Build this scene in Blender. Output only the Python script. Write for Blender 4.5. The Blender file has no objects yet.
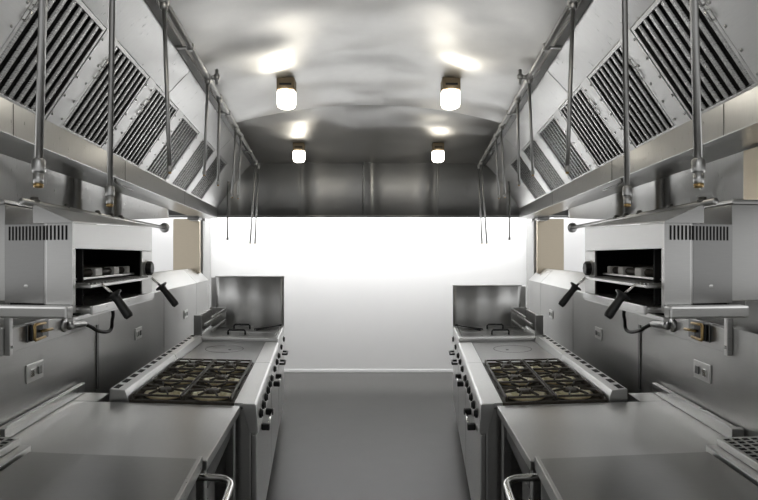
import bpy, bmesh, math, random
from mathutils import Vector, Matrix
random.seed(4)
C = bpy.context.scene.collection
PI = math.pi
EYE = 1.65          # camera height
F = 500.0           # focal length in pixels of the 758 px frame
K = 0.117           # each bank splays outward by this much per metre of depth
S = 0.10            # ends of the units run slightly oblique

# ------------------------------------------------------------------ materials
def new_mat(name):
    m = bpy.data.materials.new(name); m.use_nodes = True
    nt = m.node_tree
    return m, nt, nt.nodes['Principled BSDF']

def steel(name, col=(.56, .56, .55), rough=.3, stretch=(3, 3, 120), bump=.02, var=.12, wave=0.0, wscale=1.5, metal=1.0, aniso=0.0, tan=None):
    m, nt, b = new_mat(name)
    N, L = nt.nodes, nt.links
    b.inputs['Metallic'].default_value = metal
    tc = N.new('ShaderNodeTexCoord')
    mp = N.new('ShaderNodeMapping'); mp.inputs['Scale'].default_value = stretch
    L.new(tc.outputs['Object'], mp.inputs['Vector'])
    n1 = N.new('ShaderNodeTexNoise'); n1.inputs['Scale'].default_value = 6; n1.inputs['Detail'].default_value = 3
    L.new(mp.outputs['Vector'], n1.inputs['Vector'])
    n2 = N.new('ShaderNodeTexNoise'); n2.inputs['Scale'].default_value = wscale; n2.inputs['Detail'].default_value = .6
    L.new(tc.outputs['Object'], n2.inputs['Vector'])
    mr = N.new('ShaderNodeMapRange')
    mr.inputs['To Min'].default_value = max(.04, rough - var); mr.inputs['To Max'].default_value = rough + var
    L.new(n1.outputs['Fac'], mr.inputs['Value']); L.new(mr.outputs['Result'], b.inputs['Roughness'])
    ramp = N.new('ShaderNodeMix'); ramp.data_type = 'RGBA'
    ramp.inputs['A'].default_value = (*[c * .93 for c in col], 1); ramp.inputs['B'].default_value = (*[min(1, c * 1.07) for c in col], 1)
    fmix = N.new('ShaderNodeMath'); fmix.operation = 'MULTIPLY_ADD'; fmix.inputs[1].default_value = .9; fmix.inputs[2].default_value = -.2
    L.new(n1.outputs['Fac'], fmix.inputs[0]); fadd = N.new('ShaderNodeMath'); fadd.operation = 'ADD'; fadd.use_clamp = True
    fhalf = N.new('ShaderNodeMath'); fhalf.operation = 'MULTIPLY_ADD'; fhalf.inputs[1].default_value = .8; fhalf.inputs[2].default_value = -.2
    L.new(n2.outputs['Fac'], fhalf.inputs[0]); L.new(fmix.outputs[0], fadd.inputs[0]); L.new(fhalf.outputs[0], fadd.inputs[1])
    L.new(fadd.outputs[0], ramp.inputs['Factor']); L.new(ramp.outputs['Result'], b.inputs['Base Color'])
    bp = N.new('ShaderNodeBump'); bp.inputs['Strength'].default_value = bump * .15; bp.inputs['Distance'].default_value = .002
    if bump > .015: L.new(n1.outputs['Fac'], bp.inputs['Height'])
    if aniso:
        b.inputs['Anisotropic'].default_value = aniso
        cx = N.new('ShaderNodeCombineXYZ')
        for i in range(3): cx.inputs[i].default_value = tan[i]
        L.new(cx.outputs[0], b.inputs['Tangent'])
    last = bp
    if wave:
        b2 = N.new('ShaderNodeBump'); b2.inputs['Strength'].default_value = wave; b2.inputs['Distance'].default_value = .1
        L.new(n2.outputs['Fac'], b2.inputs['Height']); L.new(bp.outputs['Normal'], b2.inputs['Normal']); last = b2
    L.new(last.outputs['Normal'], b.inputs['Normal'])
    return m

def plain(name, col, rough=.5, metal=0.0, noise=.06, scale=30):
    m, nt, b = new_mat(name)
    N, L = nt.nodes, nt.links
    tc = N.new('ShaderNodeTexCoord')
    n = N.new('ShaderNodeTexNoise'); n.inputs['Scale'].default_value = scale; n.inputs['Detail'].default_value = 4
    L.new(tc.outputs['Object'], n.inputs['Vector'])
    mx = N.new('ShaderNodeMix'); mx.data_type = 'RGBA'
    mx.inputs['A'].default_value = (*[c * (1 - noise) for c in col], 1); mx.inputs['B'].default_value = (*[min(1, c * (1 + noise)) for c in col], 1)
    L.new(n.outputs['Fac'], mx.inputs['Factor']); L.new(mx.outputs['Result'], b.inputs['Base Color'])
    b.inputs['Roughness'].default_value = rough; b.inputs['Metallic'].default_value = metal
    return m

def lamp_mat(name, col, strength):
    m, nt, b = new_mat(name)
    b.inputs['Base Color'].default_value = (.9, .9, .88, 1); b.inputs['Roughness'].default_value = .4
    b.inputs['Emission Color'].default_value = (*col, 1); b.inputs['Emission Strength'].default_value = strength
    return m

M = {}
M['steel'] = steel('brushed_steel', (.60, .60, .59), .32)
M['steel_top'] = steel('worn_worktop_steel', (.52, .52, .51), .30, (20, 4, 20), .0, .025, .08, 2.5)
M['steel_slab'] = steel('dark_worktop_steel', (.36, .36, .35), .30, (6, 20, 20), .0, .025, .08, 2.5)
M['steel_wall'] = steel('wall_cladding_steel', (.47, .47, .46), .36, (3, 3, 30), .0, .03, .14, 2.0)
M['steel_hood'] = steel('hood_steel', (.62, .62, .61), .28, (3, 20, 3), .0, .015, .10, 1.5)
M['steel_light'] = steel('satin_light_steel', (.68, .68, .67), .36, (3, 3, 60), .01, .06)
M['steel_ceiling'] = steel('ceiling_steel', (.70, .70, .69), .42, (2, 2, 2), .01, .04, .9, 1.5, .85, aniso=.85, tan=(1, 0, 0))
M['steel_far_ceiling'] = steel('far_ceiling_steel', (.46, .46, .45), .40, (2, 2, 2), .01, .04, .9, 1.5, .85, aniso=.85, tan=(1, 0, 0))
M['steel_panel'] = steel('bulkhead_steel', (.72, .72, .71), .36, (40, 3, 3), .0, .03, metal=.95, aniso=1.0, tan=(0, 0, 1))
M['steel_dark'] = steel('dark_steel', (.22, .22, .215), .4)
M['steel_front'] = steel('grill_front_steel', (.50, .50, .49), .42, (3, 3, 60), .01, .06)
M['steel_dark_reflection'] = steel('grill_dark_reflection_steel', (.34, .34, .335), .34, (3, 3, 60), .0, .04)  # dark reflection on the grill side put into the base colour
M['steel_bright'] = steel('bright_satin_steel', (.84, .84, .83), .40, (30, 3, 30), .0, .04, metal=.9)
M['slat'] = steel('baffle_steel', (.44, .44, .43), .28)
M['pipe'] = steel('pipe_steel', (.62, .62, .61), .38, (20, 20, 3), .01, .06)
M['chrome'] = steel('polished_steel', (.78, .78, .76), .14, (5, 5, 5), .0, .05)
M['black'] = plain('black_plastic', (.012, .012, .012), .42)
M['cavity'] = plain('black_cavity', (.008, .008, .008), .8)  # near-black fill for slots, holes, filter backs and grill casing
M['iron'] = plain('cast_iron', (.060, .053, .042), .48, .4, .5, 70)
M['hotplate'] = steel('hotplate_steel', (.33, .33, .325), .36, (4, 30, 4), .02, .1)
M['brass'] = plain('brass', (.52, .36, .16), .28, 1.0, .15, 40)
M['brass_ring'] = plain('burner_brass', (.84, .64, .41), .35, .35, .35, 60)
M['brass_pale'] = plain('pale_highlight_brass', (.95, .79, .56), .35, .35, .3, 50)  # bright highlights on burner rims put into the pale colour
M['tan'] = plain('tan_metal', (.30, .235, .15), .5, .3, .15, 25)
M['post'] = steel('tan_post_steel', (.60, .53, .42), .40, (3, 3, 40), .02, .08)
M['ceramic'] = plain('white_ceramic', (.78, .77, .74), .5)
M['white'] = plain('white_paint', (.90, .90, .90), .6, 0, .01, 4)
M['pale_grey'] = plain('pale_grey_paint', (.30, .30, .295), .6, 0, .02, 4)
M['floor'] = plain('grey_resin_floor', (.075, .074, .071), .36, 0, .10, 7)
M['socket'] = plain('socket_plate_metal', (.72, .72, .70), .3, .8, .03)
M['lamp'] = lamp_mat('lit_diffuser', (1, .93, .80), 11)

# ------------------------------------------------------------------ geometry helpers
REF = [.28]
def bank(side):
    def f(p):
        w, u, z = p
        y = u + S * (w - REF[0])
        return Vector((side * (K * y + w), y, z))
    return f
def world(p): return Vector(p)

class MB:
    """collects shapes in bank coordinates (w across from the eye line, u depth, z up) for ONE mesh"""
    def __init__(self, mp=world):
        self.bm = bmesh.new(); self.mp = mp
    def _add(self, tmp, smooth=False):
        for f in tmp.faces: f.smooth = smooth
        me = bpy.data.meshes.new('t'); tmp.to_mesh(me); tmp.free()
        self.bm.from_mesh(me); bpy.data.meshes.remove(me)
        return self
    def box(self, w0, w1, u0, u1, z0, z1, b=.003, seg=2):
        t = bmesh.new(); bmesh.ops.create_cube(t, size=1)
        for v in t.verts:
            v.co = Vector(((w0 + w1) / 2 + v.co.x * (w1 - w0), (u0 + u1) / 2 + v.co.y * (u1 - u0), (z0 + z1) / 2 + v.co.z * (z1 - z0)))
        b = min(b, .45 * min(abs(w1 - w0), abs(u1 - u0), abs(z1 - z0)))
        if b > 0: bmesh.ops.bevel(t, geom=list(t.edges), offset=b, segments=seg, profile=.6, affect='EDGES')
        return self._add(t)
    def hexa(self, pts, b=.0):
        """8 points: bottom four in order, then top four"""
        t = bmesh.new(); v = [t.verts.new(p) for p in pts]
        for q in ((3, 2, 1, 0), (4, 5, 6, 7), (0, 1, 5, 4), (1, 2, 6, 5), (2, 3, 7, 6), (3, 0, 4, 7)):
            t.faces.new([v[i] for i in q])
        if b: bmesh.ops.bevel(t, geom=list(t.edges), offset=b, segments=2, profile=.6, affect='EDGES')
        return self._add(t)
    def prism(self, prof, u0, u1, b=0, smooth=False):
        """profile of (w,z) points extruded along u"""
        t = bmesh.new()
        a = [t.verts.new((w, u0, z)) for w, z in prof]; c = [t.verts.new((w, u1, z)) for w, z in prof]
        n = len(prof)
        t.faces.new(a); t.faces.new(c[::-1])
        for i in range(n): t.faces.new((a[i], c[i], c[(i + 1) % n], a[(i + 1) % n]))
        if b: bmesh.ops.bevel(t, geom=list(t.edges), offset=b, segments=2, profile=.6, affect='EDGES')
        return self._add(t, smooth)
    def plan(self, prof, z0, z1, b=0):
        """profile of (w,u) points extruded along z"""
        t = bmesh.new()
        a = [t.verts.new((w, u, z0)) for w, u in prof]; c = [t.verts.new((w, u, z1)) for w, u in prof]
        n = len(prof)
        t.faces.new(a); t.faces.new(c[::-1])
        for i in range(n): t.faces.new((a[i], c[i], c[(i + 1) % n], a[(i + 1) % n]))
        if b: bmesh.ops.bevel(t, geom=list(t.edges), offset=b, segments=2, profile=.6, affect='EDGES')
        return self._add(t)
    def tube(self, pts, r, seg=12, r1=None):
        pts = [Vector(p) for p in pts]; t = bmesh.new(); rings = []
        n = len(pts); ref = None
        for i, p in enumerate(pts):
            d = (pts[min(i + 1, n - 1)] - pts[max(i - 1, 0)]).normalized()
            if ref is None:
                ref = Vector((0, 0, 1)) if abs(d.z) < .9 else Vector((1, 0, 0))
            x = (ref - d * ref.dot(d)).normalized(); y = d.cross(x); ref = x
            rr = r if r1 is None else r + (r1 - r) * i / (n - 1)
            rings.append([t.verts.new(p + (x * math.cos(2 * PI * k / seg) + y * math.sin(2 * PI * k / seg)) * rr) for k in range(seg)])
        for i in range(n - 1):
            for k in range(seg):
                t.faces.new((rings[i][k], rings[i][(k + 1) % seg], rings[i + 1][(k + 1) % seg], rings[i + 1][k]))
        t.faces.new(rings[0][::-1]); t.faces.new(rings[-1])
        return self._add(t, True)
    def lathe(self, prof, o, axis=(0, 0, 1), seg=24, smooth=True):
        """profile of (radius, height) turned about an axis through o"""
        o = Vector(o); d = Vector(axis).normalized()
        ref = Vector((0, 0, 1)) if abs(d.z) < .9 else Vector((1, 0, 0))
        x = (ref - d * ref.dot(d)).normalized(); y = d.cross(x)
        t = bmesh.new(); rings = []
        for r, h in prof:
            rings.append([t.verts.new(o + d * h + (x * math.cos(2 * PI * k / seg) + y * math.sin(2 * PI * k / seg)) * max(r, 1e-4)) for k in range(seg)])
        for i in range(len(prof) - 1):
            for k in range(seg):
                t.faces.new((rings[i][k], rings[i][(k + 1) % seg], rings[i + 1][(k + 1) % seg], rings[i + 1][k]))
        t.faces.new(rings[0][::-1]); t.faces.new(rings[-1])
        return self._add(t, smooth)
    def build(self, name, mat, parent=None):
        bm = self.bm
        for v in bm.verts: v.co = self.mp(v.co)
        bmesh.ops.recalc_face_normals(bm, faces=list(bm.faces))
        if parent is None:
            lo = Vector([min(v.co[i] for v in bm.verts) for i in range(3)]); hi = Vector([max(v.co[i] for v in bm.verts) for i in range(3)])
            org = Vector(((lo.x + hi.x) / 2, (lo.y + hi.y) / 2, lo.z))
        else: org = ORG[parent.name]
        for v in bm.verts: v.co -= org
        me = bpy.data.meshes.new(name); bm.to_mesh(me); bm.free()
        me.materials.append(mat)
        o = bpy.data.objects.new(name, me); C.objects.link(o)
        if parent is None: o.location = org
        else: o.parent = parent
        ORG[o.name] = org
        return o
ORG = {}
def thing(name, label, cat, org, group=None):
    o = bpy.data.objects.new(name, None); C.objects.link(o); o.location = org; o.empty_display_size = .05
    ORG[o.name] = Vector(org); o['label'] = label; o['category'] = cat
    if group: o['group'] = group
    return o
def tag(o, label, cat, group=None):
    o['label'] = label; o['category'] = cat
    if group: o['group'] = group
    return o
def struct(o): o['kind'] = 'structure'; return o
def arc(cx, cy, r, a0, a1, n): return [(cx + r * math.cos(a0 + (a1 - a0) * i / n), cy + r * math.sin(a0 + (a1 - a0) * i / n)) for i in range(n + 1)]

# ------------------------------------------------------------------ the room
struct(MB().box(-3.4, 3.4, -1.2, 7.3, -.06, 0, 0).build('floor', M['floor']))
struct(MB().box(-3.4, 3.4, 7.1, 7.2, .0, 3.1, 0).build('wall_back', M['white']))
struct(MB().box(-3.4, 3.4, 7.09, 7.099, 0, .035, .002).build('baseboard_back', M['white']))

BULK_Y = 6.35
def bulkhead():
    mb = MB(); z0, z1 = EYE + (256 - 216) * BULK_Y / F, EYE + (256 - 161) * BULK_Y / F + .06
    edges = [-3.3, -2.62, -1.75, -.88, -.065, .88, 1.75, 2.62, 3.3]
    for a, c in zip(edges[:-1], edges[1:]):
        # sheets bulge forward at the seams, shaped to catch vertical light streaks
        n = 60; front = []
        for i in range(n + 1):
            t = i / n; x = a + .006 + (c - a - .012) * t
            d = x - a; e = c - x
            y = BULK_Y + .02 - (.105 * math.exp(-d / .085) if a < 0 else 0) - (.105 * math.exp(-e / .085) if c > 0 else 0)
            front.append((x, y))
        mb.plan(front + [(c - .006, BULK_Y + .1), (a + .006, BULK_Y + .1)], z0, z1)
    mb.box(-3.3, 3.3, BULK_Y + .1005, BULK_Y + .12, z0, z1, 0)
    mb.box(-3.3, 3.3, BULK_Y - .095, BULK_Y + .1, z0 - .012, z0 - .001, .002)
    o = struct(mb.build('wall_back_upper', M['steel_panel']))
    for p in o.data.polygons: p.use_smooth = abs(p.normal.z) < .5
bulkhead()

# vaulted near ceiling (splayed with the banks) and flat far ceiling
VEND = 4.25
def half(y): return .714 + K * y
def vault_z(x, y):
    t = x / half(y); return EYE + 1.284 - .177 * t * t
def vault():
    bm = bmesh.new(); nx, ny = 40, 24; g = []
    for j in range(ny + 1):
        y = -.8 + (VEND + .8) * j / ny
        g.append([bm.verts.new((half(y) * (-1 + 2 * i / nx), y, vault_z(half(y) * (-1 + 2 * i / nx), y))) for i in range(nx + 1)])
    top = [[bm.verts.new(v.co + Vector((0, 0, .02))) for v in r] for r in g]
    for j in range(ny):
        for i in range(nx):
            bm.faces.new((g[j][i], g[j][i + 1], g[j + 1][i + 1], g[j + 1][i])).smooth = True
            bm.faces.new((top[j][i], top[j + 1][i], top[j + 1][i + 1], top[j][i + 1])).smooth = True
    m = MB(); m.bm = bm
    return struct(m.build('ceiling', M['steel_ceiling']))
vault()
FZ0, FZ1 = EYE + 1.31, EYE + (256 - 163) * BULK_Y / F
def far_z(y): return FZ0 + (FZ1 - FZ0) * (y - VEND) / (BULK_Y - VEND)
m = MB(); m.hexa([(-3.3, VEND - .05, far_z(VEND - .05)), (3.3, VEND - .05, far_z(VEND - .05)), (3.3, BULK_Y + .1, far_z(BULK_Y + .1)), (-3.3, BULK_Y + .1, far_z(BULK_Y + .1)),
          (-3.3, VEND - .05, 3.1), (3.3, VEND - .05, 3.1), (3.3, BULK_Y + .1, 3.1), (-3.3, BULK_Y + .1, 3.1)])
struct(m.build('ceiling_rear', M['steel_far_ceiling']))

# ------------------------------------------------------------------ ceiling lamps
def lamp(x, y, z, s, label):
    t = thing('ceiling_light', label, 'ceiling light', (x, y, z), 'glowing lamps on the steel ceiling')
    b = MB().box(x - .062 * s, x + .062 * s, y - .05 * s, y + .06 * s, z - .085 * s, z, .008 * s)
    b.build('mounting_base', M['tan'], t)
    b = MB().box(x - .042 * s, x + .042 * s, y - .053 * s, y - .049 * s, z - .056 * s, z - .042 * s, .001)
    b.build('label_slot', M['black'], t)
    prof = [(.02, 0), (.064, -.004), (.067, -.02), (.066, -.088), (.060, -.108), (.042, -.117), (.0, -.118)]
    d = MB().lathe([(r * s, h * s) for r, h in prof], (x, y, z - .085 * s), (0, 0, 1), 20)
    d.build('diffuser', M['lamp'], t)
for sx, nm in ((-1, 'left'), (1, 'right')):
    lamp(sx * .60, 1.45, vault_z(.60, 1.45) - .001, 1.0, f'added out-of-view warm lamp on the pale ceiling lighting the near worktops, {nm} of the pair')  # pair added out of view, continues the row to light the foreground
    y = 3.5; x = 82 / F * y
    lamp(sx * x, y, vault_z(x, y) - .001, 1.0, f'larger nearer warm lamp on the pale ceiling, {nm} of the pair')
    y = 5.48; x = 69.5 / F * y
    lamp(sx * x, y, far_z(y) - .002, 1.0, f'smaller distant warm lamp near the steel bulkhead, {nm} of the pair')

# ------------------------------------------------------------------ one bank of equipment
def build_bank(side):
    mp = bank(side); SD = 'right' if side > 0 else 'left'
    def B(): return MB(mp)
    def org(w, u, z): return mp((w, u, z))

    REF[0] = 1.27
    # ---------- walls
    wall = B(); cuts = [-.6, 1.2, 2.98, 4.35, 5.6, 6.25]
    for a, c in zip(cuts[:-1], cuts[1:]):
        wall.prism([(1.27, 0), (1.27, 1.35), (1.415, 1.5), (1.46, 1.5), (1.46, 0)], a + .004, c - .004, .003)
    wall.box(1.285, 1.45, -.6, 6.25, 0, 1.34, 0)
    struct(wall.build('wall_' + SD, M['steel_wall']))
    struct(B().box(1.262, 1.2695, 2.965, 2.995, .86, 1.34, .003).build('trim_' + ('1' if side > 0 else '2'), M['steel_dark']))
    up = B()
    for a, c in ((-.6, 1.45), (1.455, 2.98), (2.985, 3.55), (3.555, 5.0)):
        prof = []
        for i in range(13):
            t = i / 12; d = (1 - t) * (c - a)
            prof.append((1.382 + .035 * math.exp(-(d / .18) ** 1.5), a + (c - a) * t))
        up.plan(prof + [(1.46, c), (1.46, a)], 1.97, 2.98)
    for v in up.bm.verts:
        if v.co.z < 2: v.co.z = 1.86 + .085 * max(0, v.co.y - 3.0)
    o = struct(up.build('wall_' + SD + '_upper', M['steel_hood']))
    for p in o.data.polygons: p.use_smooth = abs(p.normal.z) < .5
    struct(B().box(1.33, 1.66, 6.02, 6.07, 1.44, 2.10, .006).build('trim_' + ('3' if side > 0 else '4'), M['post']))
    struct(B().hexa([(1.345, 6.27, .0), (1.50, 6.27, .0), (1.50, 7.05, .0), (1.405, 7.05, .0), (1.345, 6.27, 2.095), (1.50, 6.27, 2.095), (1.50, 7.05, 2.095), (1.405, 7.05, 2.095)]).build('trim_' + ('5' if side > 0 else '6'), M['pale_grey']))
    struct(B().hexa([(1.365, 6.49, 2.10), (1.50, 6.49, 2.10), (1.50, 7.05, 2.10), (1.405, 7.05, 2.10), (1.365, 6.49, 2.9), (1.50, 6.49, 2.9), (1.50, 7.05, 2.9), (1.405, 7.05, 2.9)]).build('trim_' + ('9' if side > 0 else '10'), M['pale_grey']))  # added above the end wall to stop the fill light leaking sideways
    pst = B(); pst.box(1.345, 1.378, 1.98, 2.12, 1.50, 2.098, .004)
    struct(pst.build('trim_' + ('7' if side > 0 else '8'), M['post']))

    REF[0] = 1.14
    # ---------- extractor hood
    h = thing('extractor_hood', f'long stainless extractor hood with sloped face over the {SD} cooking line', 'extractor hood', org(1.2, 3.0, 2.1))
    T, Bt = Vector((.859, 0, 2.612)), Vector((1.14, 0, 2.227))
    U0, U1 = -.5, 6.1
    p = B()
    p.prism([(.714, 2.757), (.859, 2.612), (.875, 2.622), (.726, 2.772)], U0, 3.02, .002)
    p.prism([(.714, 2.757), (.859, 2.612), (.875, 2.622), (.726, 2.772)], 3.026, 4.68, .002)
    p.prism([(.714, 2.757), (.859, 2.612), (.875, 2.622), (.726, 2.772)], 4.686, U1, .002)
    p.build('upper_panel', M['steel_hood'], h)
    p = B(); p.box(.700, .713, U0, U1, 2.752, 3.0, .002); p.box(.66, .70, U0, U1, 2.74, 2.752, .002); p.build('ceiling_trim', M['steel_dark'], h)
    e = (T - Bt); L = e.length; e.normalize(); nrm = Vector((-e.z, 0, e.x))
    if nrm.z > 0: nrm = -nrm
    def Q(s, u, k):   # s along the slope from the gutter up, k out of the face
        v = Bt + e * s + nrm * k; return (v.x, u, v.z)
    def slab(mb, s0, s1, u0, u1, k0, k1, b=0):
        mb.hexa([Q(s0, u0, k0), Q(s1, u0, k0), Q(s1, u1, k0), Q(s0, u1, k0), Q(s0, u0, k1), Q(s1, u0, k1), Q(s1, u1, k1), Q(s0, u1, k1)], b)
    p = B(); slab(p, 0, L, U0, U1, -.07, -.055); p.build('filter_backing', M['steel_dark'], h)
    FL = [(1.70, 2.135), (2.255, 2.70), (2.82, 3.285), (3.42, 3.90), (4.06, 4.54), (4.70, 5.20)]
    prev = U0
    for a, c in FL + [(U1 - .004, U1)]:
        p = B(); slab(p, .0, L, prev + .003, a - .003, -.054, .006, .002)
        n = 5
        for i in range(n):
            s = L * (i + .5) / n
            for uu in (prev + .018, a - .018):
                if a - prev > .1: p.lathe([(.006, 0), (.006, .003), (.003, .005)], Q(s, uu, .006), nrm, 8)
        p.build('divider_panel', M['steel_light'], h); prev = c
    p = B(); p.prism([(1.128, 2.106), (1.128, 2.232), (1.142, 2.222), (1.152, 2.21), (1.152, 2.118), (1.38, 2.118), (1.38, 2.106)], U0, U1, .002)
    p.build('gutter', M['steel_hood'], h)
    for uu in (1.9, 3.05, 4.5): p = B(); p.box(1.1265, 1.1279, uu, uu + .004, 2.108, 2.228, 0); p.build('gutter_joint', M['steel_dark'], h)
    p = B(); p.prism([(.714, 2.757), (.714, 2.82), (1.38, 2.82), (1.38, 2.12), (1.152, 2.12), (1.15, 2.21), (.872, 2.605)], U1 - .02, U1 + .0, .001)
    p.build('end_plate', M['steel_hood'], h)
    p = B(); p.tube([(1.15, 2.95, 2.105), (1.15, 2.95, 2.09), (1.16, 3.05, 2.084), (1.17, 3.3, 2.084)], .007, 8); p.build('drain_tap', M['steel_dark'], h)
    # lamp under the hood by the post
    t = thing('hood_lamp', f'small dark lamp fixture under far end of the {SD} hood above the tan post', 'lamp', org(1.345, 5.9, 2.105))
    B().box(1.29, 1.43, 5.80, 5.97, 2.075, 2.104, .006).build('housing', M['steel_dark'], t)
    B().box(1.31, 1.41, 5.82, 5.95, 2.062, 2.0745, .006).build('lens', M['socket'], t)

    # ---------- baffle filters
    order = ['nearest the camera', 'second from the camera', 'third from the camera', 'fourth from the camera', 'fifth from the camera', 'farthest from the camera']
    for i, (a, c) in enumerate(FL):
        f = thing('baffle_filter', f'steel baffle grease filter in the {SD} hood, {order[i]}', 'grease filter', org(*[(Bt.x + T.x) / 2, (a + c) / 2, (Bt.z + T.z) / 2]), f'baffle filters in the {SD} hood')
        p = B(); fr = .016
        slab(p, .004, fr + .004, a, c, -.045, .004, .0015); slab(p, L - fr - .004, L - .004, a, c, -.045, .004, .0015)
        slab(p, fr + .004, L - fr - .004, a, a + fr, -.045, .004, .0015); slab(p, fr + .004, L - fr - .004, c - fr, c, -.045, .004, .0015)
        p.build('frame', M['steel'], f)
        p = B(); slab(p, .01, L - .01, a + .005, c - .005, -.05, -.046); p.build('mesh_backing', M['cavity'], f)
        p = B(); nb = 8; pit = (c - a - 2 * fr) / nb
        for k in range(nb):
            uc = a + fr + pit * (k + .5); hw = pit * .23
            tmp = bmesh.new(); s0, s1 = fr + .003, L - fr - .003
            # a folded channel: flat nose, two flanks leaning back
            prof = [(-hw, -.012), (-hw * .98, -.009), (-hw * .6, -.004), (hw * .6, -.004), (hw * .98, -.009), (hw, -.012)]
            ra = [tmp.verts.new(Q(s0, uc + x, k_)) for x, k_ in prof]; rb = [tmp.verts.new(Q(s1, uc + x, k_)) for x, k_ in prof]
            for q in range(6): tmp.faces.new((ra[q], ra[(q + 1) % 6], rb[(q + 1) % 6], rb[q]))
            tmp.faces.new(ra); tmp.faces.new(rb[::-1]); p._add(tmp)
        p.build('baffle_slats', M['slat'], f)
        for s in (.30, .36):
            p = B(); uu = a + .01
            p.tube([Q(s * 1.0 - .02, uu, .004), Q(s - .018, uu, .016), Q(s + .018, uu, .016), Q(s + .02, uu, .004)], .0035, 6)
            if i < 3: p.build('handle', M['chrome'], f)
            else: p.bm.free()

    REF[0] = 0.62
    # ---------- suppression pipework
    pw = thing('suppression_pipework', f'thin steel ceiling pipe with hanging nozzle drops along the {SD} hood', 'pipework', org(.62, 3, 2.7))
    PZ = EYE + 1.085; PW = .62
    p = B(); p.tube([(PW, .4, PZ), (PW, 6.05, PZ)], .014, 10); p.build('main_pipe', M['pipe'], pw)
    # drops: (end x at the pipe, end y pixel top, tip pixel x, tip pixel y, big nozzle, radius)
    def px(x, y, d): return ((x - 427) / F * d, d, EYE - (y - 256) / F * d)     # a point at depth d seen at (x, y) on the right bank
    drops = [(None, (694, 0), (699, 188), 1.16, True), (None, (625, 0), (627.8, 207), 1.62, True), (2.12, (570, 5), (567, 174), 2.12, False),
             (3.04, (525, 80), (533, 176), 3.04, False), (3.42, (516, 97), (519, 186), 3.42, False), (4.18, (500, 122), (505, 198), 4.18, False),
             (4.5, (495, 132), (499, 199), 4.5, False), (6.0, (477, 158), (482, 244), 6.0, False), (5.72, (481, 153), (487, 244), 5.72, False)]
    for k, (ud, t0, t1, d, big) in enumerate(drops):
        top = Vector((PW, d, PZ))
        tx = px(*t1, d); a = Vector(tx)
        if ud is None:
            b0 = Vector(px(*t0, d)); dirv = (b0 - a); top = a + dirv * ((PZ - a.z) / dirv.z)
        # straight drop between tee and tip (bank coordinates)
        p = B(); axis = (top - a).normalized()
        r = .0095
        lo = a + axis * (.055 if big else .02)
        if ud is None: p.tube([lo, top, (PW, top.y, PZ)], r, 10)
        else: p.tube([lo, top], r, 10)
        dp = p.build('drop_pipe', M['pipe'], pw)
        q = B(); R = .0125 if big else .012
        if big:
            q.lathe([(R * .9, .034), (R * 1.15, .036), (R * 1.25, .04), (R * 1.25, .062), (R * 1.1, .066), (R, .068)], a, axis, 14)
            q.lathe([(R * .8, .010), (R * .95, .012), (R * .95, .034), (R * .6, .0355)], a, axis, 14)
        else: q.lathe([(R * .7, .008), (R, .01), (R, .03), (R * .75, .034)], a, axis, 10)
        q.build('nozzle_body', M['steel'] if big else M['pipe'], dp)
        q = B(); q.lathe([(R * .5, 0), (R * .85, .001), (R * .95, .009), (R * .7, .011)] if big else [(R * .3, 0), (R * .6, .001), (R * .6, .008), (R * .4, .01)], a, axis, 12)
        q.build('nozzle_tip', M['brass'], dp)
        if ud is not None:
            q = B(); q.lathe([(.016, -.024), (.020, -.022), (.020, .022), (.016, .024)], (PW, d, PZ), (0, 1, 0), 12)
            q.lathe([(.014, 0), (.018, .002), (.018, .03), (.013, .032)], Vector((PW, d, PZ)) - axis * .04, axis, 12)
            q.build('tee_fitting', M['pipe'], pw)
    p = B(); p.tube([(PW - .002, 3.04, PZ), (PW - .05, 3.04, PZ + .0)], .012, 8); p.lathe([(.018, -.014), (.02, -.01), (.02, .01), (.018, .014)], (PW - .055, 3.04, PZ), (0, 0, 1), 10)
    p.tube([(PW - .055, 3.04, PZ - .045), (PW - .055, 3.04, PZ + .045)], .010, 8); p.build('valve', M['pipe'], pw)
    # a lone thin drop further back
    p = B(); p.tube([px(510, 190, 5.6), px(510, 238, 5.6)], .008, 8); p.tube([px(510, 190, 5.6), (.92, 5.6, 2.49)], .008, 8)
    q = p.build('thin_drop_pipe', M['steel_dark'], pw)
    p = B(); p.lathe([(.008, 0), (.014, .002), (.014, .03), (.009, .032)], px(510, 240, 5.6), (0, 0, 1), 10); p.build('nozzle_body', M['steel_dark'], q)
    # pipe clips up to the ceiling trim
    for u in (1.3, 2.6, 3.8, 5.2):
        p = B(); p.box(PW - .018, PW + .018, u - .012, u + .012, PZ - .018, PZ + .018, .003); p.box(PW + .016, .70, u - .01, u + .01, PZ - .004, PZ + .004, .001)
        p.build('pipe_clip', M['pipe'], pw)

    REF[0] = 0.85
    # ---------- salamander grill
    s = thing('salamander_grill', f'wall-hung steel salamander grill with open dark cavity above the {SD} worktop', 'grill', org(.98, 2.24, 1.43))
    W0, W1, UA, UB = .85, 1.145, 1.79, 2.69
    def zt(u): return 1.768 + .034 * (u - UA) / (UB - UA)
    p = B(); p.hexa([(W0, UA + .001, 1.677), (W0 + .012, UA + .001, 1.677), (W0 + .012, UB, 1.677), (W0, UB, 1.677), (W0, UA + .001, zt(UA)), (W0 + .012, UA + .001, zt(UA)), (W0 + .012, UB, zt(UB)), (W0, UB, zt(UB))], .002); p.box(W0, W0 + .012, 2.53, UB, 1.445, 1.676, .003); p.box(W0, W0 + .012, UA + .001, 1.815, 1.445, 1.676, .003)
    p.build('front_frame', M['steel_front'], s)
    p = B(); p.plan([(W0, UA), (.948, UA), (.953, UA + .002), (.956, UA + .008), (.975, UA + .030), (.975, UA + .05), (W0 + .001, UA + .02)], 1.475, 1.768, .001)
    p.build('side_panel', M['steel_light'], s)
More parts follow.
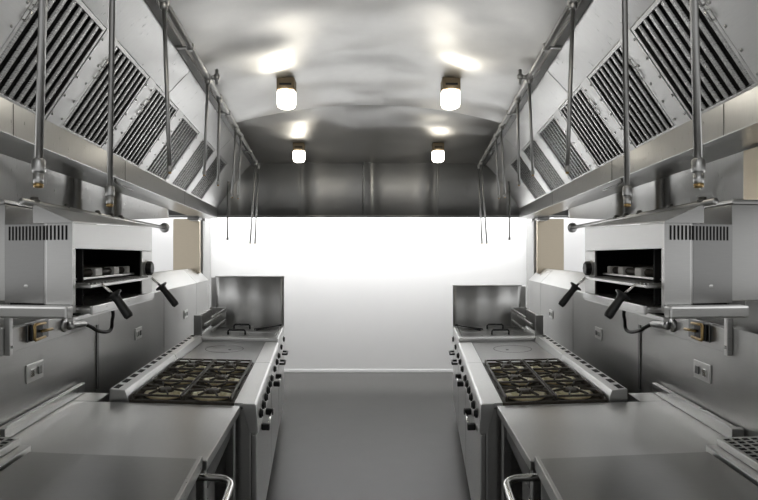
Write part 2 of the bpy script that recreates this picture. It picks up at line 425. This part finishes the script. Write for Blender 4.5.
    p = B(); p.plan([(.9755, UA + .030), (W1, UA + .055), (W1, UA + .085), (.9755, UA + .06)], 1.475, 1.768, .001); p.build('side_panel_reflection', M['steel_dark_reflection'], s)  # rest of the side panel, its dark reflection put into the colour
    p = B(); n = 18
    for i in range(n):
        w = .866 + (1.130 - .866) * (i + .5) / n
        u = UA if w < .952 else (UA + .008 + (w - .956) * 1.16 if w < .975 else UA + .030 + (w - .975) * .147)
        p.box(w - .0034, w + .0034, u - .0012, u + .006, 1.708, 1.760, 0)
    p.build('vent_slots', M['cavity'], s)
    p = B(); p.box(W0 + .013, W1, UA + .106, UA + .114, 1.445, 1.764, 0); p.box(W0 + .013, W1, UB - .012, UB, 1.445, 1.766, .002)
    p.box(W1 - .012, W1, UA + .09, UB - .012, 1.445, 1.766, 0); p.box(W0 + .013, W1 - .012, UA + .09, UB - .012, 1.757, 1.766, 0); p.box(W0 + .013, W1 - .012, UA + .09, UB - .012, 1.424, 1.434, 0)
    p.build('casing', M['cavity'], s)
    p = B(); p.box(W0 - .004, 1.142, UA - .05, UA - .001, 1.430, 1.474, .008); p.box(W0 - .004, W0 + .02, UA - .001, UB, 1.414, 1.432, .003)
    p.build('base_ledge', M['steel_light'], s)
    p = B(); p.hexa([(W0, UA - .002, 1.770), (1.00, UA - .01, 1.832), (1.00, UB, 1.836), (W0, UB, 1.803), (W0 + .001, UA - .002, 1.776), (1.0, UA - .01, 1.84), (1.0, UB, 1.843), (W0 + .001, UB, 1.809)], .001)
    p.hexa([(W0, UA, 1.769), (1.00, UA, 1.769), (1.00, UA + .01, 1.769), (W0, UA + .01, 1.769), (W0, UA, 1.7705), (1.0, UA, 1.83), (1.0, UA + .01, 1.83), (W0, UA + .01, 1.7705)])
    p.build('top_cover', M['steel_light'], s)
    p = B(); p.tube([(1.0, 1.72, 1.84), (1.0, 3.42, 1.845)], .012, 12); p.lathe([(.03, 0), (.034, .004), (.034, .014), (.028, .018)], (1.0, 3.415, 1.845), (0, 1, 0), 14)
    p.build('gas_pipe', M['steel'], s)
    for w, u, r in ((1.0, 1.8, .02), (1.0, 2.04, .013), (1.0, 2.34, .016), (1.0, 2.5, .02), (1.0, 2.62, .022)):
        p = B(); p.lathe([(r, 0), (r, .006), (r * .7, .008), (r * .7, .016), (r * .3, .018)], (w, u, 1.847), (0, 0, 1), 10); p.build('bolt_cap', M['steel_dark'], s)
    p = B(); p.box(.80, 1.06, 1.83, 2.545, 1.532, 1.544, .003)
    for i in range(22): p.box(.815, 1.05, 1.845 + i * .032, 1.853 + i * .032, 1.544, 1.549, .001)
    rk = p.build('grill_rack', M['steel'], s)
    p = B(); p.box(.80, 1.08, 1.83, 2.52, 1.440, 1.460, .006); p.box(.812, 1.07, 1.842, 2.508, 1.460, 1.462, 0)
    p.box(.790, .803, 1.825, 2.54, 1.436, 1.468, .004); p.build('drip_tray', M['steel'], s)
    p = B(); p.tube([(.93, 1.89, 1.580), (.93, 2.50, 1.580)], .016, 14); p.tube([(1.02, 1.89, 1.595), (1.02, 2.5, 1.595)], .016, 14)
    p.build('burner_tube', M['iron'], s)
    for u0, u1 in ((1.89, 1.985), (2.10, 2.17), (2.30, 2.36), (2.46, 2.50)):
        p = B(); p.box(.902, .955, u0, u1, 1.560, 1.600, .006); p.build('ceramic_collar', M['ceramic'], s)
    p = B(); p.box(.885, .90, 1.86, 2.52, 1.556, 1.566, .003); p.build('heat_guard', M['steel_light'], s)
    p = B(); p.lathe([(.033, 0), (.037, .004), (.036, .028), (.029, .032)], (.8495, 2.60, 1.586), (-1, 0, 0), 8, False); p.build('knob', M['black'], s)
    p = B(); p.lathe([(.042, 0), (.042, .002), (.036, .003)], (.8498, 2.60, 1.586), (-1, 0, 0), 20); p.build('knob_plate', M['steel'], s)
    for (a, fl, en) in (((.80, 1.93, 1.538), (.754, 1.93, 1.503), (.690, 1.93, 1.415)), ((.80, 2.535, 1.538), (.752, 2.535, 1.498), (.672, 2.535, 1.400))):
        a, fl, en = Vector(a), Vector(fl), Vector(en); d = (en - fl).normalized(); ln = (en - fl).length
        p = B(); p.tube([a + Vector((.03, 0, 0)), a, fl + d * .005], .006, 8); hd = p.build('handle_rod', M['chrome'], rk)
        p = B(); p.lathe([(.012, -.004), (.032, -.002), (.033, .004), (.018, .012), (.0155, .03), (.0175, ln * .6), (.0185, ln * .92), (.014, ln)], fl, d, 16)
        p.build('handle_grip', M['black'], rk)
    # flue box beside it
    t = thing('flue_box', f'plain steel flue box on the {SD} wall behind the salamander grill', 'flue box', org(1.19, 2.2, 1.51))
    p = B(); p.box(1.1465, 1.262, 1.852, 2.66, 1.48, 1.845, .004); p.build('body', M['steel_front'], t)
    p = B(); p.box(1.144, 1.268, 1.84, 2.67, 1.846, 1.862, .004); p.build('cover', M['steel'], t)
    p = B(); p.box(1.20, 1.268, 1.95, 2.1, 1.42, 1.479, .003); p.build('bracket', M['steel_dark'], t)

    REF[0] = 1.27
    # ---------- trunking, sockets, cable
    t = thing('wall_trunking', f'steel service trunking box on the {SD} wall under the grill', 'trunking', org(1.255, 2.5, 1.245))
    p = B(); p.box(1.248, 1.2695, 2.10, 2.96, 1.245, 1.345, .003); p.build('body', M['steel_wall'], t)
    p = B(); p.box(1.244, 1.2695, 2.075, 2.098, 1.235, 1.40, .004); p.build('end_cap', M['steel'], t)
    p = B(); p.lathe([(.007, 0), (.007, .002), (.004, .004)], (1.2435, 2.087, 1.27), (-1, 0, 0), 10); p.build('screw', M['chrome'], t)
    t = thing('isolator_switch', f'dark isolator switch with brass key on the {SD} trunking', 'switch', org(1.236, 2.31, 1.30))
    p = B(); p.box(1.239, 1.2475, 2.20, 2.375, 1.268, 1.352, .004); p.build('backplate', M['steel_dark'], t)
    p = B(); p.box(1.227, 1.2388, 2.21, 2.305, 1.272, 1.348, .006); p.build('switch_body', M['black'], t)
    p = B(); p.tube([(1.218, 2.305, 1.342), (1.218, 2.225, 1.345), (1.218, 2.217, 1.338), (1.218, 2.217, 1.283), (1.218, 2.225, 1.276), (1.218, 2.305, 1.279)], .007, 8)
    p.build('brass_rim', M['brass'], t)
    p = B(); p.tube([(1.216, 2.27, 1.310), (1.216, 2.365, 1.306)], .007, 8); p.build('brass_key', M['brass'], t)
    t = thing('power_lead', f'black cable with steel plug coupling hanging below the {SD} grill', 'cable', org(1.2, 2.6, 1.3))
    p = B(); ax = Vector((-.01, .155, -.012))
    p.lathe([(.022, -.004), (.022, .004), (.018, .006), (.018, .10), (.015, .104), (.015, .145), (.012, .155)], (1.222, 2.55, 1.296), ax, 16); p.build('plug', M['steel'], t)
    p = B(); p.lathe([(.036, 0), (.036, .006), (.03, .010)], (1.2475, 2.54, 1.300), (-1, 0, 0), 16); p.build('plug_plate', M['steel_light'], t)
    pts = [Vector(v) for v in ((1.21, 2.70, 1.283), (1.195, 2.74, 1.262), (1.18, 2.78, 1.238), (1.175, 2.88, 1.214), (1.17, 2.935, 1.214), (1.165, 2.95, 1.235), (1.15, 2.92, 1.275), (1.12, 2.86, 1.325), (1.09, 2.75, 1.40))]
    sm = []
    for i in range(len(pts) - 1):
        p0, p1, p2, p3 = pts[max(i - 1, 0)], pts[i], pts[i + 1], pts[min(i + 2, len(pts) - 1)]
        for k in range(5):
            x = k / 5; sm.append(.5 * ((2 * p1) + (p2 - p0) * x + (2 * p0 - 5 * p1 + 4 * p2 - p3) * x * x + (3 * p1 - p0 - 3 * p2 + p3) * x ** 3))
    p = B(); p.tube(sm + [pts[-1]], .0105, 10); p.build('cable', M['black'], t)
    for (u, z, nm) in ((2.30, 1.12, 'above the near worktop'), (3.69, 1.08, 'behind the open gas burners'), (5.10, 1.06, 'behind the far fryer')):
        t = thing('wall_socket', f'steel socket plate on the {SD} wall {nm}', 'socket', org(1.268, u, z - .03), f'sockets on the {SD} wall')
        p = B(); p.box(1.262, 1.2695, u - .07, u + .07, z - .042, z + .042, .003); p.build('plate', M['socket'], t)
        for du in (-.032, .032):
            p = B(); p.box(1.255, 1.2618, u + du - .016, u + du + .016, z - .018, z + .018, .003); p.build('rocker', M['chrome'] if du < 0 else M['steel_dark'], t)

    REF[0] = 0.28
    # ---------- six burner gas range
    gcat = 'gas range'
    def range_body(root, u0, u1, nknob, label_door=True, doors=1):
        p = B(); p.box(.302, .94, u0 + .004, u1 - .004, .13, .872, .003); p.build('carcass', M['steel'], root)
        p = B(); p.box(.338, .93, u0 + .01, u1 - .01, .0, .128, .003); p.build('plinth', M['steel_dark'], root)
        p = B(); p.prism([(.274, .878), (.258, .758), (.301, .758), (.301, .878)], u0 + .002, u1 - .002, .003); p.build('control_panel', M['steel_bright'], root)
        p = B(); p.prism([(.281, .878), (.273, .884), (.270, .891), (.273, .899), (.281, .905), (.385, .905), (.385, .878)], u0 + .001, u1 - .001, .002); p.build('front_rail', M['steel_bright'], root)
        for k in range(nknob):
            u = u0 + (u1 - u0) * (k + .7) / (nknob + .4); o = Vector((.2665, u, .822)); ax = Vector((-1, 0, -.07))
            p = B(); p.lathe([(.026, 0), (.027, .003), (.024, .005), (.022, .014), (.018, .016)], o, ax, 16); kb = p.build('knob', M['black'], root)
            p = B(); p.box(.2455, .2515, u - .003, u + .003, .806, .838, .001); p.build('pointer', M['black'], kb)
        dw = (u1 - u0) / doors
        for k in range(doors):
            a, c = u0 + k * dw, u0 + (k + 1) * dw
            p = B(); p.box(.270, .300, a + .012, c - .012, .15, .742, .006); d = p.build('oven_door', M['steel'], root)
            p = B(); zz = .700
            ha, hc = a + (c - a) * .27, a + (c - a) * .55; p.tube([(.236, ha, zz), (.236, hc, zz)], .008, 12); p.build('door_handle', M['chrome'], d)
            for uu in (ha, hc):
                p = B(); p.box(.224, .2695, uu - .016, uu + .016, zz - .018, zz + .018, .006); p.build('handle_bracket', M['black'], d)
    g = thing('gas_range', f'six burner gas range with black pan supports in the {SD} line', gcat, org(.62, 3.0, 0))
    G0, G1 = 2.53, 3.49
    range_body(g, G0, G1, 6)
    p = B(); p.prism([(.261, .76), (.268, .754), (.296, .754), (.304, .76), (.345, .896), (.338, .905), (.278, .905), (.272, .898)], G0 - .013, G0 - .0005, .002); p.build('end_cap', M['steel_light'], g)
    p = B(); p.box(.386, .94, G0 + .001, G1 - .001, .868, .884, .002); p.build('hob_tray', M['iron'], g)
    p = B(); p.box(.386, .94, G0 + .001, G0 + .018, .8845, .904, .002); p.box(.386, .398, G0 + .02, G1 - .002, .8845, .904, .002); p.box(.93, .942, G0 + .02, G1 - .002, .8845, .904, .002)
    p.build('hob_surround', M['iron'], g)
    rows = [G0 + .175, G0 + .485, G0 + .795]; colsw = [.535, .795]
    for w in colsw:
        for u in rows:
            p = B(); p.lathe([(.01, .0), (.095, .0), (.112, .004), (.118, .014), (.112, .015), (.10, .008), (.06, .006), (.01, .006)], (w, u, .8845), (0, 0, 1), 24); bw = p.build('burner_bowl', M['brass_ring'], g)
            p = B(); p.lathe([(.03, .006), (.072, .007), (.080, .014), (.080, .022), (.070, .028), (.05, .024), (.03, .02)], (w, u, .8845), (0, 0, 1), 24)
            for k in range(18):
                a = 2 * PI * k / 18; p.box(w + .076 * math.cos(a) - .004, w + .076 * math.cos(a) + .004, u + .076 * math.sin(a) - .004, u + .076 * math.sin(a) + .004, .900, .912, .001)
            p.build('burner_ring', M['brass_pale'], bw)
            p = B(); p.lathe([(.098, .012), (.103, .0185), (.111, .019), (.114, .0155), (.112, .0152)], (w, u, .8845), (0, 0, 1), 28); p.build('bowl_rim', M['brass_pale'], bw)
            p = B(); p.lathe([(.02, .02), (.046, .022), (.048, .030), (.04, .036), (.01, .038)], (w, u, .8845), (0, 0, 1), 20); p.build('burner_cap', M['iron'], bw)
    def flue(root, u0, u1):
        p = B(); p.prism([(.944, .862), (.944, .905), (.962, .952), (1.045, .957), (1.048, .862)], u0 + .001, u1 - .001, .003); f = p.build('flue_rail', M['steel_light'], root)
        n = int((u1 - u0) / .108)
        for k in range(n):
            p = B()
            u = u0 + (u1 - u0) * (k + .5) / n
            z = .9565
            p.hexa([(1.005, u - .036, .950), (1.036, u - .036, .950), (1.036, u + .036, .950), (1.005, u + .036, .950), (1.005, u - .036, .9557), (1.036, u - .036, .9575), (1.036, u + .036, .9575), (1.005, u + .036, .9557)])
            p.build('flue_slot', M['cavity'], f)
    flue(g, G0, G1)
    def grate(w0, w1, label):
        p = B(); z0, z1 = .917, .928
        t = thing('pan_support', label, 'pan support', org((w0 + w1) / 2, 3.0, .905), f'pan supports of the {SD} gas range')
        ua, ub = G0 + .022, G1 - .02
        for w in (w0, w1 - .010): p.box(w, w + .010, ua, ub, z0 - .012, z1, .003)
        for u in (ua, ua + .30, ua + .312, ua + .61, ua + .622, ub - .012): p.box(w0 + .012, w1 - .012, u, u + .011, z0, z1, .003)
        p.build('grate_frame', M['iron'], t)
        wc = (w0 + w1) / 2
        for u in rows:
            p = B()
            for k in range(8):
                a = 2 * PI * (k + .5) / 8; r0, r1 = .045, .135
                x0, y0, x1, y1 = wc + r0 * math.cos(a), u + r0 * math.sin(a), wc + min(r1, (w1 - w0) / 2 / max(.01, abs(math.cos(a)))) * math.cos(a), u + r1 * math.sin(a)
                nx, ny = -math.sin(a) * .0035, math.cos(a) * .0035
                p.hexa([(x0 - nx, y0 - ny, z0 + .002), (x1 - nx, y1 - ny, z0), (x1 + nx, y1 + ny, z0), (x0 + nx, y0 + ny, z0 + .002), (x0 - nx, y0 - ny, z1 + .004), (x1 - nx, y1 - ny, z1), (x1 + nx, y1 + ny, z1), (x0 + nx, y0 + ny, z1 + .004)])
            p.build('grate_fingers', M['iron'], t)
        p = B()
        for w in (w0 + .002, w1 - .012):
            for u in (ua + .004, ua + .31, ua + .62, ub - .014): p.box(w, w + .010, u, u + .010, .885, z0 - .010, .001)
        p.build('grate_feet', M['iron'], t)
    grate(.402, .662, f'black cast iron pan support on the aisle side of the {SD} gas range')
    grate(.668, .928, f'black cast iron pan support on the wall side of the {SD} gas range')

    # ---------- solid top
    r = thing('solid_top_range', f'solid top range with flat grey hotplate between burners and fryer, {SD} line', 'range', org(.62, 3.9, 0))
    R0, R1 = 3.495, 4.325
    range_body(r, R0, R1, 3)
    p = B(); p.box(.388, .94, R0 + .002, R1 - .002, .868, .902, .003); hp = p.build('hotplate', M['hotplate'], r)
    p = B(); cx, cu = .69, (R0 + R1) / 2 + .08
    p.lathe([(.150, .0), (.150, .0012), (.156, .0012), (.156, .0)], (cx, cu, .9015), (0, 0, 1), 40); p.build('bullseye_ring', M['iron'], hp)
    p = B(); p.lathe([(.012, .0), (.012, .002), (.006, .0022)], (cx - .05, cu - .04, .9015), (0, 0, 1), 14); p.build('lifting_hole', M['cavity'], hp)
    flue(r, R0, R1)

    # ---------- fryer
    f = thing('deep_fryer', f'twin tank deep fryer with tall steel splashback at the far end of the {SD} line', 'fryer', org(.62, 4.8, 0))
    A0, A1 = 4.335, 5.21
    p = B(); p.box(.30, 1.04, A0, A1, .13, .905, .003); p.build('carcass', M['steel'], f)
    p = B(); p.box(.338, 1.02, A0 + .01, A1 - .01, 0, .128, .003); p.build('plinth', M['steel_dark'], f)
    p = B(); p.box(.275, 1.04, A0, A0 + .10, .906, .935, .006); p.box(.275, .31, A0 + .10, A1, .906, .925, .006); p.build('top_rim', M['steel_bright'], f)
    p = B(); p.prism([(.276, .905), (.258, .758), (.299, .758), (.299, .905)], A0 + .002, A1 - .002, .003); p.build('control_panel', M['steel_light'], f)
    for k in range(2):
        u = A0 + .2 + .42 * k; p = B(); p.lathe([(.03, 0), (.031, .005), (.024, .005), (.022, .016), (.018, .018)], (.267, u, .825), (-1, 0, -.07), 16); p.build('knob', M['black'], f)
    for a, c in ((A0 + .01, (A0 + A1) / 2 - .006), ((A0 + A1) / 2 + .006, A1 - .01)):
        p = B(); p.box(.270, .299, a, c, .15, .742, .006); d = p.build('cabinet_door', M['steel'], f)
        p = B(); p.tube([(.27, a + .06, .70), (.225, a + .06, .70), (.225, a + .20, .70), (.27, a + .20, .70)], .01, 8); p.build('door_handle', M['black'], d)
    for k, (a, c) in enumerate(((A0 + .115, A0 + .42), (A0 + .435, A1 - .05))):
        p = B(); p.box(.32, .86, a, c, .906, .922, .006); ld = p.build('tank_lid', M['steel'], f)
        um = (a + c) / 2 - .01
        p = B(); p.tube([(.60, um, .921), (.60, um, .955), (.612, um, .966), (.748, um, .966), (.76, um, .955), (.76, um, .921)], .009, 8); p.build('lid_handle', M['black'], ld)
    top = EYE - ((276 if side < 0 else 285) - 256) * (A1 + .02) / F
    p = B(); n = 16; fr = []
    for i in range(n + 1):
        t = i / n; fr.append((.27 + .73 * t, A1 - .012 + .008 * math.sin(t * PI * 3) ** 2))
    p.plan(fr + [(1.0, A1 + .02), (.27, A1 + .02)], .906, top - .012, .0); o = p.build('splashback', M['steel_panel'], f)
    for q in o.data.polygons: q.use_smooth = abs(q.normal.z) < .5
    p = B(); p.box(.268, 1.002, A1 - .014, A1 + .022, top - .011, top, .003); p.build('splashback_edge', M['steel_light'], f)
    p = B(); p.box(.99, 1.04, A1 - .012, A1 + .02, .906, top - .015, .003); p.build('splashback_return', M['steel_light'], f)
    # basket hanger rail at the wall side
    p = B(); p.box(.965, 1.04, A0 + .06, A0 + .075, .936, 1.12, .003); p.box(.87, 1.04, A1 - .10, A1 - .085, .923, 1.12, .003); p.box(1.02, 1.04, A0 + .085, A1 - .10, .936, 1.10, .003)
    hg = p.build('basket_hanger', M['steel'], f)
    for (w, z) in ((.87, 1.10), (.93, 1.035), (.87, .985)):
        p = B(); p.box(w, w + .02, A0 + .085, A1 - .10, z - .012, z + .008, .003); p.build('hanger_bar', M['steel_light'], hg)
    # tongs lying on the lid
    t = thing('tongs', f'dark steel tongs lying on the {SD} fryer beside the splashback', 'tongs', org(.42, 4.9, .92))
    p = B(); p.tube([(.30, 5.10, .945), (.40, 4.99, .938), (.52, 4.84, .930)], .007, 8); p.build('upper_arm', M['black'], t)
    p = B(); p.tube([(.30, 5.10, .945), (.41, 5.02, .934), (.55, 4.90, .930)], .007, 8); p.build('lower_arm', M['black'], t)
    p = B(); p.lathe([(.012, -.008), (.014, 0), (.012, .008)], (.30, 5.10, .945), (0, 0, 1), 10); p.build('hinge', M['black'], t)

    REF[0] = 0.35
    # ---------- worktop table
    t = thing('worktop_table', f'plain steel worktop table next to the {SD} gas range', 'worktable', org(.8, 2.2, 0))
    def wedge(mb, z0, z1, w_far, w_near, w1, u_near, u_far, b=.004):
        mb.hexa([(w_near, u_near, z0), (w1, u_near, z0), (w1, u_far, z0), (w_far, u_far, z0), (w_near, u_near, z1), (w1, u_near, z1), (w1, u_far, z1), (w_far, u_far, z1)], b)
    p = B(); wedge(p, .862, .900, .350, .378, 1.258, 1.83, 2.505); p.box(1.10, 1.258, 2.506, 2.66, .862, .900, .003); p.build('tabletop', M['steel_top'], t)
    p = B(); p.box(1.236, 1.262, 1.93, 2.66, .9005, .955, .004); p.box(1.212, 1.263, 1.90, 1.928, .9005, .962, .003); p.build('upstand', M['steel'], t)
    for (w, u) in ((.372, 2.455), (.392, 1.86), (1.2, 2.455), (1.2, 1.86)):
        p = B(); p.box(w, w + .045, u, u + .045, .02, .861, .004); lg = p.build('leg', M['steel'], t)
        p = B(); p.lathe([(.018, 0), (.02, .004), (.02, .018), (.015, .0195)], (w + .022, u + .022, 0), (0, 0, 1), 12); p.build('foot', M['black'], lg)
    p = B(); p.box(.418, 1.198, 1.87, 2.49, .22, .25, .004); p.build('undershelf', M['steel_dark'], t)
    p = B(); p.box(.39, .41, 1.91, 2.45, .76, .861, .003); p.build('apron', M['steel_dark'], t)
    p = B(); p.box(.44, .46, 2.0, 2.30, .26, .75, .003); p.build('drawer_front', M['steel'], t)
    p = B(); p.lathe([(.008, 0), (.01, .004), (.006, .012)], (.439, 2.1, .62), (-1, 0, 0), 12); p.build('drawer_knob', M['chrome'], t)

    # ---------- hot cupboard nearest the camera
    t = thing('hot_cupboard', f'nearest {SD} counter unit with dark steel lid and curved tube handle', 'hot cupboard', org(.75, 1.3, 0))
    U_N, U_F = .55, 1.775
    p = B(); p.box(.43, 1.045, U_N, U_F - .01, .1, .895, .004); p.build('carcass', M['steel'], t)
    p = B(); p.box(.40, 1.035, U_N, U_F, .897, .930, .006, 3); p.build('lid', M['steel_slab'], t)
    p = B(); p.box(.383, .398, U_N, U_F + .004, .892, .938, .003); p.build('lid_edge', M['steel'], t)
    p = B(); p.box(.40, .428, U_N, U_F - .02, .15, .875, .005); p.build('door', M['steel_dark'], t)
    p = B(); p.box(.46, 1.02, U_N + .02, U_F - .03, 0, .098, .003); p.build('plinth', M['steel_dark'], t)
    p = B(); pts = [(.399, 1.765, .868), (.36, 1.765, .868)] + [(.33 + .0 - .06 * math.sin(a), 1.765 - .06 + .06 * math.cos(a), .868) for a in [PI / 2 * i / 6 for i in range(7)]] + [(.27, 1.2, .868), (.27, .85, .868), (.30, .8, .868), (.399, .8, .868)]
    p.tube(pts, .0125, 12); p.build('handle', M['chrome'], t)
    p = B(); p.box(1.047, 1.258, U_N, 1.81, .86, .940, .004); p.box(1.085, 1.258, U_N, 1.80, .941, .970, .004); fl = p.build('flue_vent', M['steel_light'], t)
    p = B()
    for i in range(34):
        for j in range(4):
            p.box(1.10 + j * .036, 1.122 + j * .036, 1.765 - i * .03, 1.781 - i * .03, .9702, .9712, 0)
    p.build('vent_holes', M['cavity'], fl)

build_bank(1); build_bank(-1)

# ------------------------------------------------------------------ light
w = bpy.data.worlds.new('daylight'); bpy.context.scene.world = w; w.use_nodes = True
wt = w.node_tree; bg = wt.nodes['Background']; bg.inputs[0].default_value = (1, 1, 1, 1)
tc = wt.nodes.new('ShaderNodeTexCoord'); sx_ = wt.nodes.new('ShaderNodeSeparateXYZ'); wt.links.new(tc.outputs['Generated'], sx_.inputs[0])
def wmr(src, a, c, lo, hi):
    m = wt.nodes.new('ShaderNodeMapRange'); m.interpolation_type = 'SMOOTHSTEP'
    for n, v in (('From Min', a), ('From Max', c), ('To Min', lo), ('To Max', hi)): m.inputs[n].default_value = v
    wt.links.new(src, m.inputs['Value']); return m.outputs['Result']
ahead = wmr(sx_.outputs['Y'], -.5, .2, 0, 1)            # open white daylight around the far end
high = wmr(sx_.outputs['Z'], .05, .6, .50, 2.1)         # dim room behind, brighter overhead
mxw = wt.nodes.new('ShaderNodeMix'); mxw.data_type = 'FLOAT'
wt.links.new(ahead, mxw.inputs[0]); wt.links.new(high, mxw.inputs[2]); mxw.inputs[3].default_value = 1.05
wt.links.new(mxw.outputs[0], bg.inputs[1])

def area(name, loc, aim, sx, sy, power, col=(1, 1, 1)):
    l = bpy.data.lights.new(name, 'AREA'); l.shape = 'RECTANGLE'; l.size = sx; l.size_y = sy; l.energy = power; l.color = col
    o = bpy.data.objects.new(name, l); C.objects.link(o); o.location = loc
    o.rotation_euler = (Vector(aim) - Vector(loc)).to_track_quat('-Z', 'Y').to_euler(); return o
# added unseen area light behind the bulkhead, brightens the white wall
area('wall_fill_light', (0, 6.6, 2.95), (0, 7.1, .9), 5.6, .2, 150)

# ------------------------------------------------------------------ camera
cd = bpy.data.cameras.new('camera'); cam = bpy.data.objects.new('camera', cd); C.objects.link(cam)
cd.sensor_width = 36; cd.sensor_fit = 'HORIZONTAL'; cd.lens = F / 758 * 36
cam.location = (0, 0, EYE); cam.rotation_euler = (PI / 2, 0, 0)
cd.shift_x = (379 - 368.5) / 758; cd.shift_y = 6 / 758
cd.clip_start = .05
sc = bpy.context.scene; sc.camera = cam
sc.view_settings.view_transform = 'Standard'; sc.view_settings.look = 'None'; sc.view_settings.exposure = 0; sc.view_settings.gamma = 1
sc.cycles.use_denoising = True
